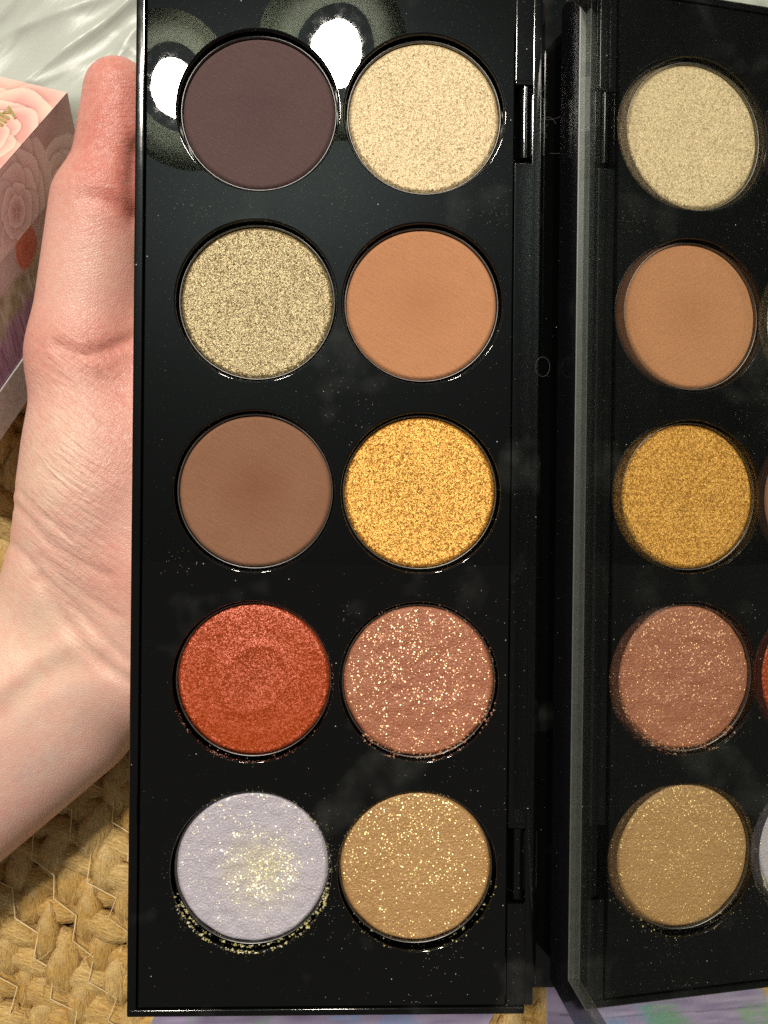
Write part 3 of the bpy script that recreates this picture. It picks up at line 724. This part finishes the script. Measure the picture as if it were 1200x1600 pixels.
for i, (cx, cy) in enumerate(centres):       # stray flecks lying on the powders themselves
    for _ in range(16 if i in (0, 3, 4) else 5):
        a, r = random.uniform(0, 6.28), 12.3 * math.sqrt(random.random())
        it.append((cx + r * math.cos(a), cy + r * math.sin(a), .16, random.uniform(.03, .085), random.choice(pale)))
specks('powder_crumbs', it, pal, 'loose gold and copper powder crumbs round the pan edges')

# lint caught in the hinge, and the round mould mark on it
fz = MB()
for _ in range(11):
    c = un(random.gauss(848, 8), random.gauss(190, 26), -.2); a = random.uniform(0, 6.28); cv = random.uniform(-2.5, 2.5); L = random.uniform(1.5, 4.5); p = np.array(c); pts = [p.copy()]
    for q in range(6):
        p = p + L / 6 * np.array([math.cos(a), math.sin(a), random.uniform(-.15, .25)]); a += cv / 6; pts.append(p.copy())
    fz.tube(pts, .018, 3, cap=False)
tag(fz.build('lint_fibres', mat_simple('grey_lint', (.14, .135, .13), .7), pal), kind='stuff')
c = un(848, 573, -.45); mb = MB(); mb.tube([(c[0] + 1.25 * math.cos(a), c[1] + 1.7 * math.sin(a), -.47) for a in np.linspace(0, 2 * math.pi, 30)], .028, 5, cap=False)
mb.build('mould_mark', M_bevel, pal)

# lid, standing almost upright, with the mirror that shows the pans again
AL, EE, LX = 0.0859477, 0.0022590, 38.77438
nl = np.array([-math.cos(AL), EE, math.sin(AL)]); nl /= np.linalg.norm(nl)
ul = np.array([math.sin(AL), 0, math.cos(AL)]); ul -= nl * (ul @ nl); ul /= np.linalg.norm(ul)
vl = np.cross(nl, ul); vl = vl if vl[1] > 0 else -vl
LO = np.array([LX, 0, 0])
def lw(u, v, w): return LO + u * ul + v * vl + w * nl
def frame_loops(loops):                      # rectangles (u0, u1, v, w) joined into a closed skin
    V = []; F = []
    for u0, u1, vv, w in loops: V += [lw(u0, -vv, w), lw(u1, -vv, w), lw(u1, vv, w), lw(u0, vv, w)]
    for k in range(len(loops) - 1): F += [[4 * k + i, 4 * k + (i + 1) % 4, 4 * k + 4 + (i + 1) % 4, 4 * k + 4 + i] for i in range(4)]
    return V, F
HB = 1.0
lp = [(9.0, 66.5, 79.2, HB), (.3, 71.5, 84.3, HB), (.05, 71.8, 84.6, HB - .25), (-4.6, 74.6, 89.2, -5.6), (-5.0, 75, 89.6, -6.4), (-5.0, 75, 89.6, -10.5), (-4.2, 74.2, 88.8, -11.3)]
V, F = frame_loops(lp); F.append([4 * (len(lp) - 1) + i for i in range(4)])
lid = obj('lid', V, F, M_lid, pal, smooth=False, origin=lw(-5, 0, -6))
bm = bmesh.new(); bm.from_mesh(lid.data); bmesh.ops.recalc_face_normals(bm, faces=bm.faces[:]); bm.to_mesh(lid.data); bm.free()
V, F = frame_loops([(9.0, 66.5, 79.2, HB - .003), (9.25, 66.25, 78.9, -.02)])
obj('mirror_bevel', V, F, M_bevel, lid, smooth=False)
V = [lw(9.1, -79, 0), lw(66.4, -79, 0), lw(66.4, 79, 0), lw(9.1, 79, 0)]
obj('mirror', V, [[0, 1, 2, 3]], M_mirror, lid, smooth=False)
t = NT('clear_mirror_glass')
ge = t.n('NewGeometry').outputs; cs_ = t.math('ABSOLUTE', t.n('VectorMath', {0: ge['Incoming'], 1: ge['Normal']}, operation='DOT_PRODUCT').outputs['Value'])
fr = t.math('ADD', .04, t.math('MULTIPLY', t.math('POWER', t.math('SUBTRACT', 1.0, cs_), 5.0), .96))      # Schlick reflection of a clear pane
g = t.n('BsdfGlossy', {'Color': (1, 1, 1, 1), 'Roughness': .012}).outputs[0]; tr = t.n('BsdfTransparent', {'Color': (.985, .995, .985, 1)}).outputs[0]
M_glass = t.done(t.n('MixShader', {0: fr, 1: tr, 2: g}).outputs[0])
V, F = frame_loops([(9.26, 66.24, 78.9, .02), (9.26, 66.24, 78.9, .78), (9.36, 66.14, 78.8, .87)]); F.append([8, 9, 10, 11])
obj('mirror_glass', V, F, M_glass, lid, smooth=False)

# ------------------------------------------------------------------ the two room lamps whose bright cores and pale shades show in the black plate
t = NT('frosted_shade')
d = t.n('BsdfTranslucent', {'Color': (.86, .86, .72, 1)}).outputs[0]; g = t.n('BsdfDiffuse', {'Color': (.5, .5, .45, 1)}).outputs[0]
M_shade = t.done(t.n('MixShader', {0: .15, 1: d, 2: g}).outputs[0])
M_lampmetal = mat_simple('lamp_metal', (.05, .05, .045), .4)
for (lx, ly, lz), lab in zip(LAMPS, ('hanging lamp mirrored between the top two pans', 'hanging lamp mirrored at the left edge beside the plum pan')):
    root = empty('hanging_lamp', (lx, ly, lz)); tag(root, lab, 'lamp', 'hanging lamps mirrored in the plate')
    V, F = rings([(84, 6), (150, -22), (152, -26), (150, -28), (83, 2), (84, 6)], 64, 0, 0)
    Rm = Matrix.Rotation(math.radians(-32), 3, 'X')
    V = [np.array(Rm @ Vector(p)) + np.array([lx, ly, lz]) for p in V]
    obj('lamp_shade', V, F, M_shade, root)
    V, F = rings([(.01, 50), (22, 48), (44, 34), (48, 10), (45, 10), (41, 28), (.01, 32)], 48, 0, 0)
    V = [np.array(Rm @ Vector(p)) + np.array([lx, ly, lz]) for p in V]
    obj('lamp_holder', V, F, M_lampmetal, root)
